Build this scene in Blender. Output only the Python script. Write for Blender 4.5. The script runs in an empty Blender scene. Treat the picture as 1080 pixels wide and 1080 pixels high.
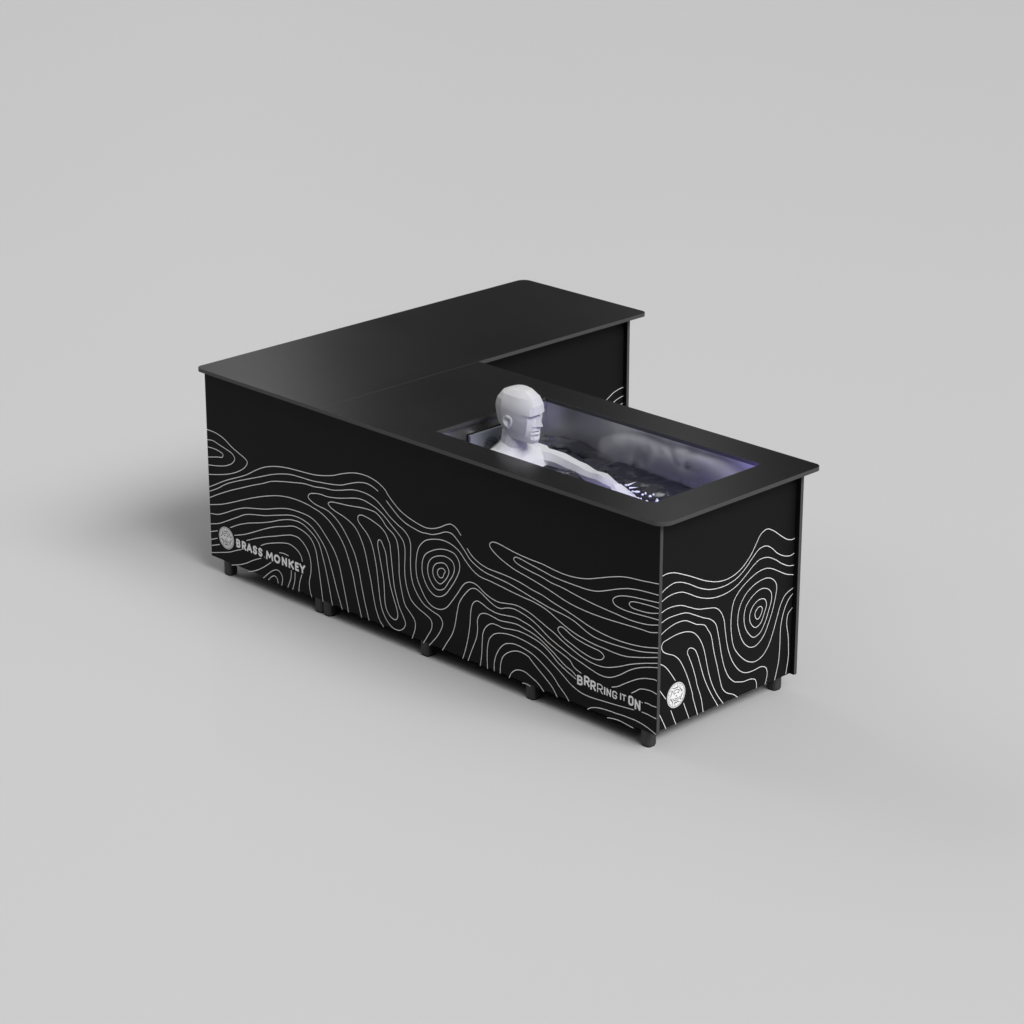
import bpy, bmesh, math, random
from mathutils import Vector, Matrix, noise

random.seed(7)
scene = bpy.context.scene
COL = scene.collection

# ------------------------------------------------------------------ camera
ZS = 0.016                       # the bench's own frame sits this far above the floor
cam_data = bpy.data.cameras.new("camera")
cam = bpy.data.objects.new("camera", cam_data)
COL.objects.link(cam)
cam_data.sensor_width = 36.0
cam_data.lens = 2937.0 / 1080.0 * 36.0
cam_data.clip_start = 0.1
cam_data.clip_end = 400.0
cam.location = (6.2074, -6.9133, 4.3679 + ZS)
yaw, pitch = 2.35940, -0.35500
view = Vector((math.cos(pitch) * math.cos(yaw), math.cos(pitch) * math.sin(yaw), math.sin(pitch)))
cam.rotation_euler = view.to_track_quat('-Z', 'Y').to_euler()
scene.camera = cam

# ------------------------------------------------------------------ studio light
world = bpy.data.worlds.new("World")
scene.world = world
world.use_nodes = True
wn, wl = world.node_tree.nodes, world.node_tree.links
wn.clear()
w_out = wn.new('ShaderNodeOutputWorld')
w_bg = wn.new('ShaderNodeBackground')
w_tc = wn.new('ShaderNodeTexCoord')
w_sep = wn.new('ShaderNodeSeparateXYZ')
w_ramp = wn.new('ShaderNodeValToRGB')
wl.new(w_tc.outputs['Generated'], w_sep.inputs[0])
wl.new(w_sep.outputs['Z'], w_ramp.inputs[0])
# the studio is brighter on its right hand side
w_dot = wn.new('ShaderNodeVectorMath'); w_dot.operation = 'DOT_PRODUCT'
w_dot.inputs[1].default_value = (0.10, -0.05, 0.0)
w_add = wn.new('ShaderNodeMath'); w_add.operation = 'ADD'
w_add.inputs[1].default_value = 1.0
w_mul = wn.new('ShaderNodeVectorMath'); w_mul.operation = 'SCALE'
wl.new(w_tc.outputs['Generated'], w_dot.inputs[0])
wl.new(w_dot.outputs['Value'], w_add.inputs[0])
wl.new(w_ramp.outputs[0], w_mul.inputs[0])
wl.new(w_add.outputs[0], w_mul.inputs['Scale'])


def world_softbox(az, el, half_w, half_h, soft_w, soft_h, level):
    """A soft bright patch of the world background, given by azimuth and elevation."""
    a, e_ = math.radians(az), math.radians(el)
    f = (math.cos(a) * math.cos(e_), math.sin(a) * math.cos(e_), math.sin(e_))
    r = (-math.sin(a), math.cos(a), 0.0)
    u = (-math.cos(a) * math.sin(e_), -math.sin(a) * math.sin(e_), math.cos(e_))
    fac = None
    for vec, lo, hi in ((r, half_w, soft_w), (u, half_h, soft_h), (f, None, None)):
        d = wn.new('ShaderNodeVectorMath'); d.operation = 'DOT_PRODUCT'
        d.inputs[1].default_value = vec
        wl.new(w_tc.outputs['Generated'], d.inputs[0])
        mr = wn.new('ShaderNodeMapRange'); mr.interpolation_type = 'SMOOTHSTEP'
        if lo is None:
            mr.inputs['From Min'].default_value, mr.inputs['From Max'].default_value = 0.0, 0.3
            wl.new(d.outputs['Value'], mr.inputs['Value'])
        else:
            ab = wn.new('ShaderNodeMath'); ab.operation = 'ABSOLUTE'
            wl.new(d.outputs['Value'], ab.inputs[0])
            mr.inputs['From Min'].default_value = math.radians(lo + hi)
            mr.inputs['From Max'].default_value = math.radians(max(0.0, lo - hi))
            wl.new(ab.outputs[0], mr.inputs['Value'])
        if fac is None:
            fac = mr.outputs[0]
        else:
            mu = wn.new('ShaderNodeMath'); mu.operation = 'MULTIPLY'
            wl.new(fac, mu.inputs[0]); wl.new(mr.outputs[0], mu.inputs[1])
            fac = mu.outputs[0]
    sc_ = wn.new('ShaderNodeMath'); sc_.operation = 'MULTIPLY'
    sc_.inputs[1].default_value = level
    wl.new(fac, sc_.inputs[0])
    return sc_.outputs[0]


w_sum = w_mul.outputs[0]
for box in ((141.2, 27, 0.9, 7, 1.5, 7, 1.9), (131.4, 28, 0.5, 7, 1.0, 7, 1.0), (135, 6, 24, 2, 8, 4, 0.45),  # the low wide patch is added only to brighten the far floor
            (-2, 43, 18, 11, 8, 7, 11.5), (180, 29, 18, 9, 8, 7, 3.3)):
    ad = wn.new('ShaderNodeVectorMath'); ad.operation = 'ADD'
    wl.new(w_sum, ad.inputs[0])
    wl.new(world_softbox(*box), ad.inputs[1])
    w_sum = ad.outputs[0]
wl.new(w_sum, w_bg.inputs['Color'])
wl.new(w_bg.outputs[0], w_out.inputs['Surface'])
cr = w_ramp.color_ramp
cr.elements[0].position = 0.0
cr.elements[0].color = (0.02, 0.02, 0.02, 1)
cr.elements[1].position = 1.0
cr.elements[1].color = (0.43, 0.43, 0.43, 1)
e = cr.elements.new(0.48); e.color = (0.035, 0.035, 0.035, 1)
e = cr.elements.new(0.74); e.color = (0.34, 0.34, 0.34, 1)
w_bg.inputs['Strength'].default_value = 1.18


def area_lamp(name, loc, target, sx, sy, power, color=(1, 1, 1)):
    l = bpy.data.lights.new(name, 'AREA')
    l.shape = 'RECTANGLE'
    l.size, l.size_y = sx, sy
    l.energy = power
    l.color = color
    o = bpy.data.objects.new(name, l)
    COL.objects.link(o)
    o.location = loc
    o.rotation_euler = (Vector(target) - Vector(loc)).to_track_quat('-Z', 'Y').to_euler()
    return o


area_lamp("softbox_key", (7.5, 7.0, 9.5), (-1, 0.8, 0.3), 7.0, 7.0, 60)

vs = scene.view_settings
vs.view_transform = 'Standard'
vs.look = 'None'
vs.exposure = 0.0
vs.gamma = 1.0
vs.use_curve_mapping = False


# ------------------------------------------------------------------ materials
def principled(name, base, rough=0.5, metal=0.0, spec=0.5, ior=1.5, var=0.0, vscale=8.0, rvar=0.0, bump=0.0, bscale=40.0):
    m = bpy.data.materials.new(name)
    m.use_nodes = True
    n, l = m.node_tree.nodes, m.node_tree.links
    b = n['Principled BSDF']
    b.inputs['Base Color'].default_value = (*base, 1)
    b.inputs['Roughness'].default_value = rough
    b.inputs['Metallic'].default_value = metal
    b.inputs['Specular IOR Level'].default_value = spec
    b.inputs['IOR'].default_value = ior
    tc = n.new('ShaderNodeTexCoord')
    if var or rvar:
        nz = n.new('ShaderNodeTexNoise')
        nz.inputs['Scale'].default_value = vscale
        nz.inputs['Detail'].default_value = 4
        l.new(tc.outputs['Object'], nz.inputs['Vector'])
        if var:
            r = n.new('ShaderNodeValToRGB')
            r.color_ramp.elements[0].position = 0.3
            r.color_ramp.elements[1].position = 0.7
            r.color_ramp.elements[0].color = (*[c * (1 - var) for c in base], 1)
            r.color_ramp.elements[1].color = (*[c * (1 + var) for c in base], 1)
            l.new(nz.outputs['Fac'], r.inputs[0])
            l.new(r.outputs[0], b.inputs['Base Color'])
        if rvar:
            mr = n.new('ShaderNodeMapRange')
            mr.inputs['To Min'].default_value = max(0.0, rough - rvar)
            mr.inputs['To Max'].default_value = rough + rvar
            l.new(nz.outputs['Fac'], mr.inputs['Value'])
            l.new(mr.outputs[0], b.inputs['Roughness'])
    if bump:
        nb = n.new('ShaderNodeTexNoise')
        nb.inputs['Scale'].default_value = bscale
        nb.inputs['Detail'].default_value = 3
        l.new(tc.outputs['Object'], nb.inputs['Vector'])
        bp = n.new('ShaderNodeBump')
        bp.inputs['Strength'].default_value = bump
        bp.inputs['Distance'].default_value = 0.01
        l.new(nb.outputs['Fac'], bp.inputs['Height'])
        l.new(bp.outputs[0], b.inputs['Normal'])
    return m


M_FLOOR = principled("studio_floor", (0.54, 0.54, 0.54), 0.34, spec=0.05)
M_PANEL = principled("black_panel", (0.0070, 0.0070, 0.0073), 0.5, spec=0.08, rvar=0.06, vscale=5, var=0.05)
M_TOP = principled("black_laminate_top", (0.005, 0.005, 0.005), 0.19, spec=0.65, rvar=0.02, vscale=3, var=0.04)
M_EDGE = principled("laminate_edge", (0.055, 0.055, 0.055), 0.5, spec=0.3)
M_PRINT = principled("white_print", (0.87, 0.87, 0.87), 0.6, spec=0.2, var=0.02, vscale=30)
M_INK = principled("grey_ink", (0.17, 0.17, 0.17), 0.6, spec=0.2)
M_BLACKINK = principled("black_ink", (0.01, 0.01, 0.01), 0.5, spec=0.2)
M_FOOT = principled("black_foot_metal", (0.03, 0.03, 0.03), 0.4, spec=0.4, rvar=0.05, vscale=20)
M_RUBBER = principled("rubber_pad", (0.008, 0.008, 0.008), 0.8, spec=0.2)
M_STEEL = principled("brushed_steel", (0.68, 0.68, 0.70), 0.42, metal=1.0, rvar=0.08, vscale=6, bump=0.15, bscale=14)
M_COVER = principled("satin_cover", (0.36, 0.38, 0.42), 0.35, metal=0.9, rvar=0.06, vscale=9)
M_SKIN = principled("matte_figure", (0.54, 0.54, 0.55), 0.55, spec=0.3, var=0.03, vscale=18)
M_SPLASH = principled("splash_white", (0.62, 0.64, 0.70), 0.15, spec=0.6, ior=1.33)
M_WATER = principled("dark_water", (0.010, 0.010, 0.016), 0.08, spec=0.5, ior=1.65, bump=0.5, bscale=8)
M_INSIDE = principled("carcass_black", (0.006, 0.006, 0.006), 0.7, spec=0.1)

M_LED = bpy.data.materials.new("violet_led")
M_LED.use_nodes = True
_b = M_LED.node_tree.nodes['Principled BSDF']
_b.inputs['Base Color'].default_value = (0.2, 0.2, 0.3, 1)
_b.inputs['Emission Color'].default_value = (0.30, 0.25, 1.0, 1)
_b.inputs['Emission Strength'].default_value = 36.0


# ------------------------------------------------------------------ helpers
def link(name, mesh, mats, parent=None, loc=(0, 0, 0)):
    o = bpy.data.objects.new(name, mesh)
    for m in (mats if isinstance(mats, (list, tuple)) else [mats]):
        mesh.materials.append(m)
    COL.objects.link(o)
    o.location = loc
    if parent is not None:
        o.parent = parent
    return o


def mesh_from(name, verts, faces, mats=None):
    me = bpy.data.meshes.new(name)
    me.from_pydata([tuple(v) for v in verts], [], faces)
    if mats:
        for p, m in zip(me.polygons, mats):
            p.material_index = m
    me.update()
    return me


def bm_mesh(name, bm):
    me = bpy.data.meshes.new(name)
    bm.to_mesh(me)
    bm.free()
    return me


def box_bm(x0, x1, y0, y1, z0, z1, bevel=0.0, seg=2, bm=None):
    own = bm is None
    b = bmesh.new()
    vs_ = [b.verts.new(v) for v in [(x0, y0, z0), (x1, y0, z0), (x1, y1, z0), (x0, y1, z0),
                                    (x0, y0, z1), (x1, y0, z1), (x1, y1, z1), (x0, y1, z1)]]
    for f in [(0, 3, 2, 1), (4, 5, 6, 7), (0, 1, 5, 4), (1, 2, 6, 5), (2, 3, 7, 6), (3, 0, 4, 7)]:
        b.faces.new([vs_[i] for i in f])
    if bevel:
        bmesh.ops.bevel(b, geom=b.edges[:], offset=bevel, segments=seg, affect='EDGES', profile=0.5)
    if own:
        return b
    me = bpy.data.meshes.new("tmp")
    b.to_mesh(me)
    b.free()
    bm.from_mesh(me)
    bpy.data.meshes.remove(me)
    return bm


def smooth(pts, closed=False, n=5):
    """Catmull-Rom through 2-D points."""
    out = []
    N = len(pts)
    P = lambda i: Vector(pts[i % N]) if closed else Vector(pts[max(0, min(N - 1, i))])
    for i in range(N if closed else N - 1):
        p0, p1, p2, p3 = P(i - 1), P(i), P(i + 1), P(i + 2)
        t0 = 0.0
        t1 = t0 + max(1e-6, (p1 - p0).length) ** 0.5
        t2 = t1 + max(1e-6, (p2 - p1).length) ** 0.5
        t3 = t2 + max(1e-6, (p3 - p2).length) ** 0.5
        if (p1 - p0).length < 1e-9: p0 = p1 - (p2 - p1); t1 = t0 + (p1 - p0).length ** 0.5; t2 = t1 + (p2 - p1).length ** 0.5; t3 = t2 + max(1e-6, (p3 - p2).length) ** 0.5
        if (p3 - p2).length < 1e-9: p3 = p2 + (p2 - p1); t3 = t2 + (p3 - p2).length ** 0.5
        for k in range(n):
            t = t1 + (t2 - t1) * k / n
            a1 = p0 * ((t1 - t) / (t1 - t0)) + p1 * ((t - t0) / (t1 - t0))
            a2 = p1 * ((t2 - t) / (t2 - t1)) + p2 * ((t - t1) / (t2 - t1))
            a3 = p2 * ((t3 - t) / (t3 - t2)) + p3 * ((t - t2) / (t3 - t2))
            b1 = a1 * ((t2 - t) / (t2 - t0)) + a2 * ((t - t0) / (t2 - t0))
            b2 = a2 * ((t3 - t) / (t3 - t1)) + a3 * ((t - t1) / (t3 - t1))
            out.append(b1 * ((t2 - t) / (t2 - t1)) + b2 * ((t - t1) / (t2 - t1)))
    if not closed:
        out.append(Vector(pts[-1]))
    return out


def ribbon(pts, w, closed=False, miter=2.0):
    """Flat strip of width w along 2-D points -> (verts2d, quads)."""
    pts = [Vector(p) for p in pts]
    N = len(pts)
    vs_, fs = [], []
    for i in range(N):
        if closed:
            a, b, c = pts[i - 1], pts[i], pts[(i + 1) % N]
        else:
            a, b, c = pts[max(0, i - 1)], pts[i], pts[min(N - 1, i + 1)]
        d1 = (b - a) if (b - a).length > 1e-9 else (c - b)
        d2 = (c - b) if (c - b).length > 1e-9 else (b - a)
        d1, d2 = d1.normalized(), d2.normalized()
        n1, n2 = Vector((-d1.y, d1.x)), Vector((-d2.y, d2.x))
        nn = n1 + n2
        nn = nn.normalized() if nn.length > 1e-6 else n1
        s = min(miter, 1.0 / max(0.2, nn.dot(n1)))
        vs_.append(b + nn * (w / 2 * s))
        vs_.append(b - nn * (w / 2 * s))
    for i in range(N if closed else N - 1):
        j = (i + 1) % N
        fs.append((2 * i, 2 * i + 1, 2 * j + 1, 2 * j))
    return vs_, fs


def parse_lines(t):
    out = []
    for ln in t.strip().splitlines():
        tk = ln.split()
        closed = tk[0] == 'c'
        out.append((closed, [tuple(float(v) / 1000 for v in k.split(',')) for k in (tk[1:] if closed else tk)]))
    return out


class Shapes:
    """Collects flat 2-D pieces and maps them onto a plane in space."""
    def __init__(self):
        self.v, self.f, self.m = [], [], []

    def add(self, vs2, fs, fn, mat=0, lift=0.0):
        b = len(self.v)
        self.v += [fn(p[0], p[1], lift) for p in vs2]
        self.f += [tuple(b + i for i in f) for f in fs]
        self.m += [mat] * len(fs)

    def add_bm(self, bm, matfn=None):
        bm.verts.ensure_lookup_table()
        b = len(self.v)
        bm.verts.index_update()
        bm.normal_update()
        self.v += [v.co.copy() for v in bm.verts]
        for f in bm.faces:
            self.f.append(tuple(b + v.index for v in f.verts))
            self.m.append(matfn(f) if matfn else 0)
        bm.free()

    def mesh(self, name):
        return mesh_from(name, self.v, self.f, self.m)


def thing(name, label, cat, loc=(0, 0, 0)):
    o = bpy.data.objects.new(name, None)
    o.empty_display_size = 0.1
    COL.objects.link(o)
    o.location = loc
    o['label'] = label
    o['category'] = cat
    return o


# ------------------------------------------------------------------ floor (one big seamless sheet)
def build_floor():
    bm = bmesh.new()
    bmesh.ops.create_grid(bm, x_segments=8, y_segments=8, size=150)
    o = link("floor", bm_mesh("floor", bm), M_FLOOR)
    o['kind'] = 'structure'
    return o


build_floor()

# printed contour lines in millimetres on their panels: along the panel, height
FRONT_LINES = '''
1,624 55,623 110,611 164,585 208,569 249,555 263,542 247,517 204,488 148,463 72,440 3,424
-2,578 39,583 75,576 126,566 166,555 181,537 164,514 121,492 65,477 2,466
-1,546 41,549 83,545 103,538 100,525 67,517 1,501
0,366 51,392 118,426 184,454 250,483 315,520 370,547 434,567 497,579 576,586 637,590 698,596 795,618 853,640 919,661 970,669 1020,669 1077,657 1118,635 1123,628 1158,600 1198,575 1250,557 1302,546 1346,542 1382,548 1422,563 1462,585 1489,594 1517,586 1544,563
4,348 59,375 117,409 183,438 267,470 341,498 414,526 477,545 540,558 601,562 671,565 729,572 790,580 851,592 901,611 960,631 1010,638 1052,630 1072,622
1119,595 1157,568 1193,545 1233,529 1282,520 1322,516 1348,519 1382,523 1422,538 1461,555 1493,556 1524,538 1561,508 1592,479 1634,459 1680,447 1734,443 1795,439 1855,430 1915,419 1975,409 2034,400 2093,395 2144,387 2180,375 2217,361 2260,352 2317,351 2381,354 2444,359 2499,367 2572,385
2,319 76,356 153,391 219,418 284,445 358,473 413,496 476,512 547,526 626,540 687,543 746,552 797,557 851,570 909,587 968,595 1022,592 1059,582 1095,562 1140,532 1184,511 1225,494 1248,473 1257,448 1257,413 1255,368 1258,321 1269,282 1293,247 1329,216 1377,200 1421,189 1437,167 1428,138 1404,100 1358,48
1004,50 979,127 960,201 945,264 926,313 914,334 881,379 844,418 802,446 760,461 713,465 676,471 646,487 653,502 686,514 730,520 762,520 826,530 882,544 941,559 983,562 1021,557 1062,547 1107,526 1147,499 1183,476 1211,454 1223,427 1224,389 1221,344 1222,305 1232,260 1256,213 1296,189 1344,173 1372,157 1374,128 1351,88 1324,48
1091,48 1070,68 1050,105 1035,155 1020,224 1005,280 986,347 962,395 933,430 900,448 858,461 812,470 782,480 769,492 783,502 809,507 847,511 889,515 932,521 974,527 1020,530 1057,528 1090,510 1118,485 1159,463 1177,441 1185,408 1188,364 1188,325 1188,307 1193,273 1203,228 1222,179 1254,152 1276,129 1278,99 1259,48
c 1129,428 1113,454 1085,473 1044,486 1002,494 969,495 950,485 949,467 972,446 1004,422 1029,386 1044,339 1055,291 1067,201 1073,160 1084,121 1108,85 1141,62 1178,59 1208,75 1221,100 1209,127 1189,157 1173,195 1159,239 1151,291 1145,343 1140,384 1135,418
c 1071,417 1064,399 1073,353 1085,302 1096,251 1099,204 1102,156 1114,123 1138,103 1163,100 1176,117 1172,146 1156,184 1137,233 1126,278 1118,324 1111,370 1095,401 1083,416
c 1429,475 1381,456 1340,427 1324,393 1323,351 1335,319 1362,285 1394,271 1418,273 1450,290 1486,332 1519,383 1535,422 1531,453 1508,476 1468,481
c 1428,447 1388,430 1364,407 1354,378 1357,349 1371,323 1395,303 1418,301 1447,315 1475,353 1499,389 1506,417 1496,440 1464,451
c 1428,418 1400,405 1385,383 1385,357 1399,337 1423,328 1447,345 1467,371 1475,394 1464,414 1448,421
c 1424,393 1412,382 1410,367 1423,355 1439,360 1447,377 1454,388 1444,397
2572,367 2479,339 2417,324 2360,320 2310,322 2260,323 2203,329 2152,338 2101,353 2015,386 1984,394 1938,401 1885,404 1825,408 1764,414 1703,419 1649,422 1611,435 1572,462 1533,495 1487,512 1439,515 1384,504 1341,486 1305,449 1290,401 1287,353 1294,313 1318,272 1345,239 1377,221 1421,220 1458,238 1490,274 1522,316 1563,369 1595,384 1630,382 1672,362 1711,350 1749,346 1795,353 1840,360 1885,357 1923,349 1965,335 2007,320 2051,305 2090,287 2140,269 2181,256 2189,254 2233,246 2276,244 2319,250 2382,273 2438,299 2500,322 2571,344
1433,49 1458,87 1490,135 1506,176 1517,226 1531,278 1563,325 1595,356 1622,365 1649,358 1688,340 1726,325 1757,322 1795,335 1833,342 1870,338 1923,326 1965,309 2015,283 2063,265 2118,248 2134,242 2189,229 2244,216 2287,209 2333,214 2383,239 2432,273 2473,295 2522,313 2572,327
1549,49 1565,92 1581,151 1591,207 1596,261 1606,296 1629,316 1656,314 1695,302 1741,297 1795,303 1840,309 1886,304 1923,297 1974,277 2016,258 2055,244 2066,241 2107,229 2131,219 2149,201 2168,192 2190,186
1579,50 1600,100 1628,165 1634,208 1633,237 1648,266 1679,278 1718,276 1756,272 1802,278 1848,283 1893,277 1923,273 1965,262 2007,244 2049,223 2066,213 2107,191 2141,180 2164,166
1647,49 1655,93 1659,153 1663,190 1679,221 1710,245 1741,248 1772,246 1817,253 1863,258 1923,254 1979,242 2019,224 2046,207 2066,193 2108,174 2161,154
1688,49 1686,91 1688,138 1698,177 1725,206 1764,221 1810,229 1871,229 1923,223 1966,214 2002,200 2024,188 2066,165 2102,144 2136,124 2183,108 2234,104 2306,109 2378,115 2459,123
1725,51 1725,85 1737,124 1756,156 1787,184 1825,196 1850,198 1892,194 1940,183 1991,159 2041,129 2073,99 2110,70 2127,52
1758,51 1760,90 1771,123 1794,147 1833,168 1871,175 1916,167 1921,162 1963,133 1997,111 2040,80 2065,49
1806,48 1821,74 1848,94 1886,100 1931,87 1969,70 1994,49
1878,49 1901,52 1922,49
1577,519 1603,496 1642,478 1688,468 1749,467 1810,465 1870,459 1930,448 1982,442 2041,428 2107,416 2173,401 2231,387 2288,379 2359,375 2430,378 2499,387 2573,404
2570,653 2528,648 2480,642 2425,637 2383,629 2327,612 2271,592 2214,573 2157,562 2099,558 2040,561 1982,567 1915,568 1840,573 1795,579 1757,584 1727,585 1708,578 1701,566 1715,550 1750,531 1795,515 1840,503 1900,494 1960,484 1982,480 2041,468 2107,453 2172,445 2244,442 2316,443 2386,447 2456,451 2498,453 2532,454 2570,464
2570,610 2529,607 2481,603 2425,594 2370,577 2314,555 2264,538 2215,531 2157,530 2099,530 2041,532 1982,540 1915,549 1900,551 1863,556 1840,555 1831,545 1844,534 1878,526 1923,520 1974,515 2033,505 2085,502 2143,494 2201,487 2258,482 2315,479 2372,476 2428,473 2483,476 2531,483 2571,494
2572,581 2529,576 2481,571 2433,565 2391,556 2360,543 2345,527 2353,513 2385,505 2427,504 2476,507 2524,511 2572,514
2572,559 2537,558 2495,555 2457,551 2433,544 2427,534 2437,525 2468,523 2510,526 2544,532 2571,540
c 2071,337 2086,343 2108,337 2145,322 2196,312 2246,307 2289,302 2305,289 2293,274 2261,265 2225,267 2181,276 2138,289 2101,301 2075,316 2066,327
2346,179 2376,191 2407,211 2442,233 2474,251 2509,265 2540,272 2556,275 2569,274
2445,186 2467,201 2486,215 2506,221 2529,224 2544,225 2570,221
2511,169 2534,170 2542,168 2570,169
2498,127 2527,127 2543,125 2570,123
2224,50 2240,61 2265,70 2297,76 2333,79 2370,80 2410,83 2441,83 2473,83 2523,75 2571,60
2324,48 2350,53 2384,56 2429,52 2457,49
2,287 83,310 159,339 234,370 309,399 382,424 455,444 518,454 588,457 649,453 673,449 725,439 780,413 830,372 862,332 886,284 910,223 929,149 959,50
4,248 52,256 109,279 167,307 232,332 297,347 370,363 443,385 506,401 569,407 657,403 704,384 750,346 796,300 824,253 845,183 866,104 879,49
2,200 59,217 126,249 184,278 240,305 296,319 369,334 442,355 541,380 601,380 661,364 708,330 748,286 781,211 808,134 841,50
134,218 191,246 257,271 331,292 404,316 477,344 546,361 601,361 654,341 701,307 728,247 750,177 781,50
160,190 226,212 292,241 366,275 431,301 489,318 551,335 606,330 653,311 682,273 697,209 709,136 722,50
239,188 300,214 364,238 429,259 488,279 537,292 580,291 615,271 641,240 652,201 650,158 639,116 641,82 652,49
333,191 372,210 436,231 486,244 523,248 565,236 589,217 599,192
593,134 578,96 570,50
452,192 480,196 511,194
526,134 522,99 500,50
550,132 546,93 531,48
-1,164 23,172 48,181
2,129 45,146
3,102 24,109 58,121
3,69 70,88 128,106 166,123 204,138
134,48 191,66 238,87 285,113 332,134
245,49 292,67 339,93 377,119 397,134
341,47 375,76 412,102 440,110 462,97 468,77 461,48
375,48 392,65 416,78 433,71 439,50
'''
END_LINES = '''
30,666 65,669 101,663 146,645 204,618 262,589 312,569 354,558 405,555 455,565 496,586 533,618 561,655 585,684 619,694 654,679 699,647 735,623 767,612 788,614
30,599 66,615 106,622 143,614 188,594 238,566 288,545 338,534 397,532 456,544 505,572 546,605 579,626 618,627 649,610 685,579 726,557 761,549 787,553
29,564 67,577 107,580 148,574 189,555 239,528 298,507 348,499 407,501 457,514 507,542 548,569 582,582 625,579 669,559 714,529 755,509 788,503
788,464 743,478 698,502 653,526 618,536 575,534 525,518 475,491 442,458 429,414 427,360 434,310 450,262 486,218 531,183 575,170 618,181 651,214 675,263 694,312 714,362 739,394 786,411
c 636,493 603,496 552,487 502,459 474,419 465,367 475,322 501,271 541,238 580,236 618,261 647,308 670,362 685,419 686,449 669,475
c 618,456 587,459 545,443 512,414 501,375 509,330 535,292 561,273 596,280 624,314 644,357 658,396 657,424 642,444
c 607,417 581,418 551,402 534,371 539,339 568,311 598,319 618,353 630,386 623,407
c 595,389 578,386 564,368 571,347 584,341 601,358 606,378
30,522 68,531 109,530 150,521 191,502 241,480 291,469 341,455 367,432 386,396 396,345 411,280 430,232 453,194 489,156 524,139 568,135 611,137 638,125 648,101 645,77 637,56
30,482 70,492 118,492 175,485 217,465 267,439 309,420 340,392 354,352 369,293 373,274 396,201 426,149 459,121 465,119 508,107 552,104 577,94 586,76 587,54
29,435 71,451 119,460 168,456 201,440 231,423 277,406 298,380 315,354 333,286 356,214 374,154 389,115 416,89 450,73 478,52
396,52 360,98 326,157 304,215 291,262 277,309 260,345 236,377 211,397 169,411 120,414 77,409 49,403 42,387 52,367 79,350 110,335 141,308 170,262 195,210 220,142 220,138 251,51
282,53 268,115 242,180 238,196 216,257 196,300 185,325 192,337 206,336 226,323 242,297 260,249 281,194 315,129 366,51
34,325 65,303 92,272 122,231
170,126 203,52
33,223 51,199 71,173
100,118 130,52
35,126 53,94 76,51
787,389 758,367 733,325 719,268 718,200 718,191 713,124 694,55
786,330 761,311 754,276 766,217 771,159 772,131 760,60
'''
INNER_LINES = '''
1853,554 1808,549 1767,539 1740,525 1721,515 1699,492 1690,453
1852,512 1809,507 1768,494 1744,477 1734,442
1853,477 1830,476 1812,473 1789,464 1776,433
'''


# ------------------------------------------------------------------ the L-shaped bench with the bath
L, W, H = 2.572, 0.800, 1.8475         # long side, arm width, length of the back arm
ZB, ZT = 0.055, 0.884                  # panel bottom, underside of the worktop
ZTOP = 0.900
XB = -1.865                            # where the back arm's bath-side edge stands
T = 0.016
OPEN = (-1.275, -0.136, 0.107, 0.711)  # opening in the worktop

bench = thing("ice_bath_counter",
              "black L shaped counter printed with white contour lines, a steel bath sunk in one arm",
              "ice bath counter", (0, 0, ZS))


def panel(name, x0, x1, y0, y1, edge_axis, prints=None, z0=ZB, z1=ZT):
    """A sheet panel: black faces, paler cut edges, optional printed lines as a second material."""
    sh = Shapes()

    def mat(f):
        n = f.normal
        if edge_axis == 'x' and abs(n.x) > 0.5: return 1
        if edge_axis == 'y' and abs(n.y) > 0.5: return 1
        return 0
    sh.add_bm(box_bm(x0, x1, y0, y1, z0, z1, 0.0012, 2), mat)
    if prints:
        lines, fn, width = prints
        for closed, pts in lines:
            v, f = ribbon(smooth(pts, closed, 5), width, closed)
            sh.add(v, f, fn, 2, 0.0006)
    return link(name, sh.mesh(name), [M_PANEL, M_EDGE, M_PRINT], bench)


def on_front(u, v, d=0.0):
    return Vector((u - L, -d, v))


def on_end(u, v, d=0.0):
    return Vector((-0.022 + d, u, v))


def on_inner(u, v, d=0.0):
    return Vector((-1.887 + d, u, v))


front_panel = panel("front_panel", -L, 0, 0, T, 'x', (parse_lines(FRONT_LINES), on_front, 0.0029))
end_panel = panel("end_panel", -0.022 - T, -0.022, T, W - T, 'none', (parse_lines(END_LINES), on_end, 0.0025))
panel("back_panel", XB, 0, W - T, W, 'x')
panel("inner_panel", -1.887 - T, -1.887, W, H - T, 'none', (parse_lines(INNER_LINES), on_inner, 0.0025))
panel("end_panel", -L, XB, H - T, H, 'x')
panel("side_panel", -L + 0.022, -L + 0.022 + T, T, H - T, 'none')


def rounded_outline(x0, x1, y0, y1, radii, seg=10):
    """Rectangle outline with the given corner radii (keys 00, 10, 11, 01)."""
    out = []
    for key, cx, cy, a0 in (('00', x0, y0, 180), ('10', x1, y0, 270), ('11', x1, y1, 0), ('01', x0, y1, 90)):
        if key in radii:
            r = radii[key]
            ox = cx + (r if cx == x0 else -r)
            oy = cy + (r if cy == y0 else -r)
            for k in range(seg + 1):
                a = math.radians(a0 + 90 * k / seg)
                out.append((ox + r * math.cos(a), oy + r * math.sin(a)))
        else:
            out.append((cx, cy))
    return out


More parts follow.
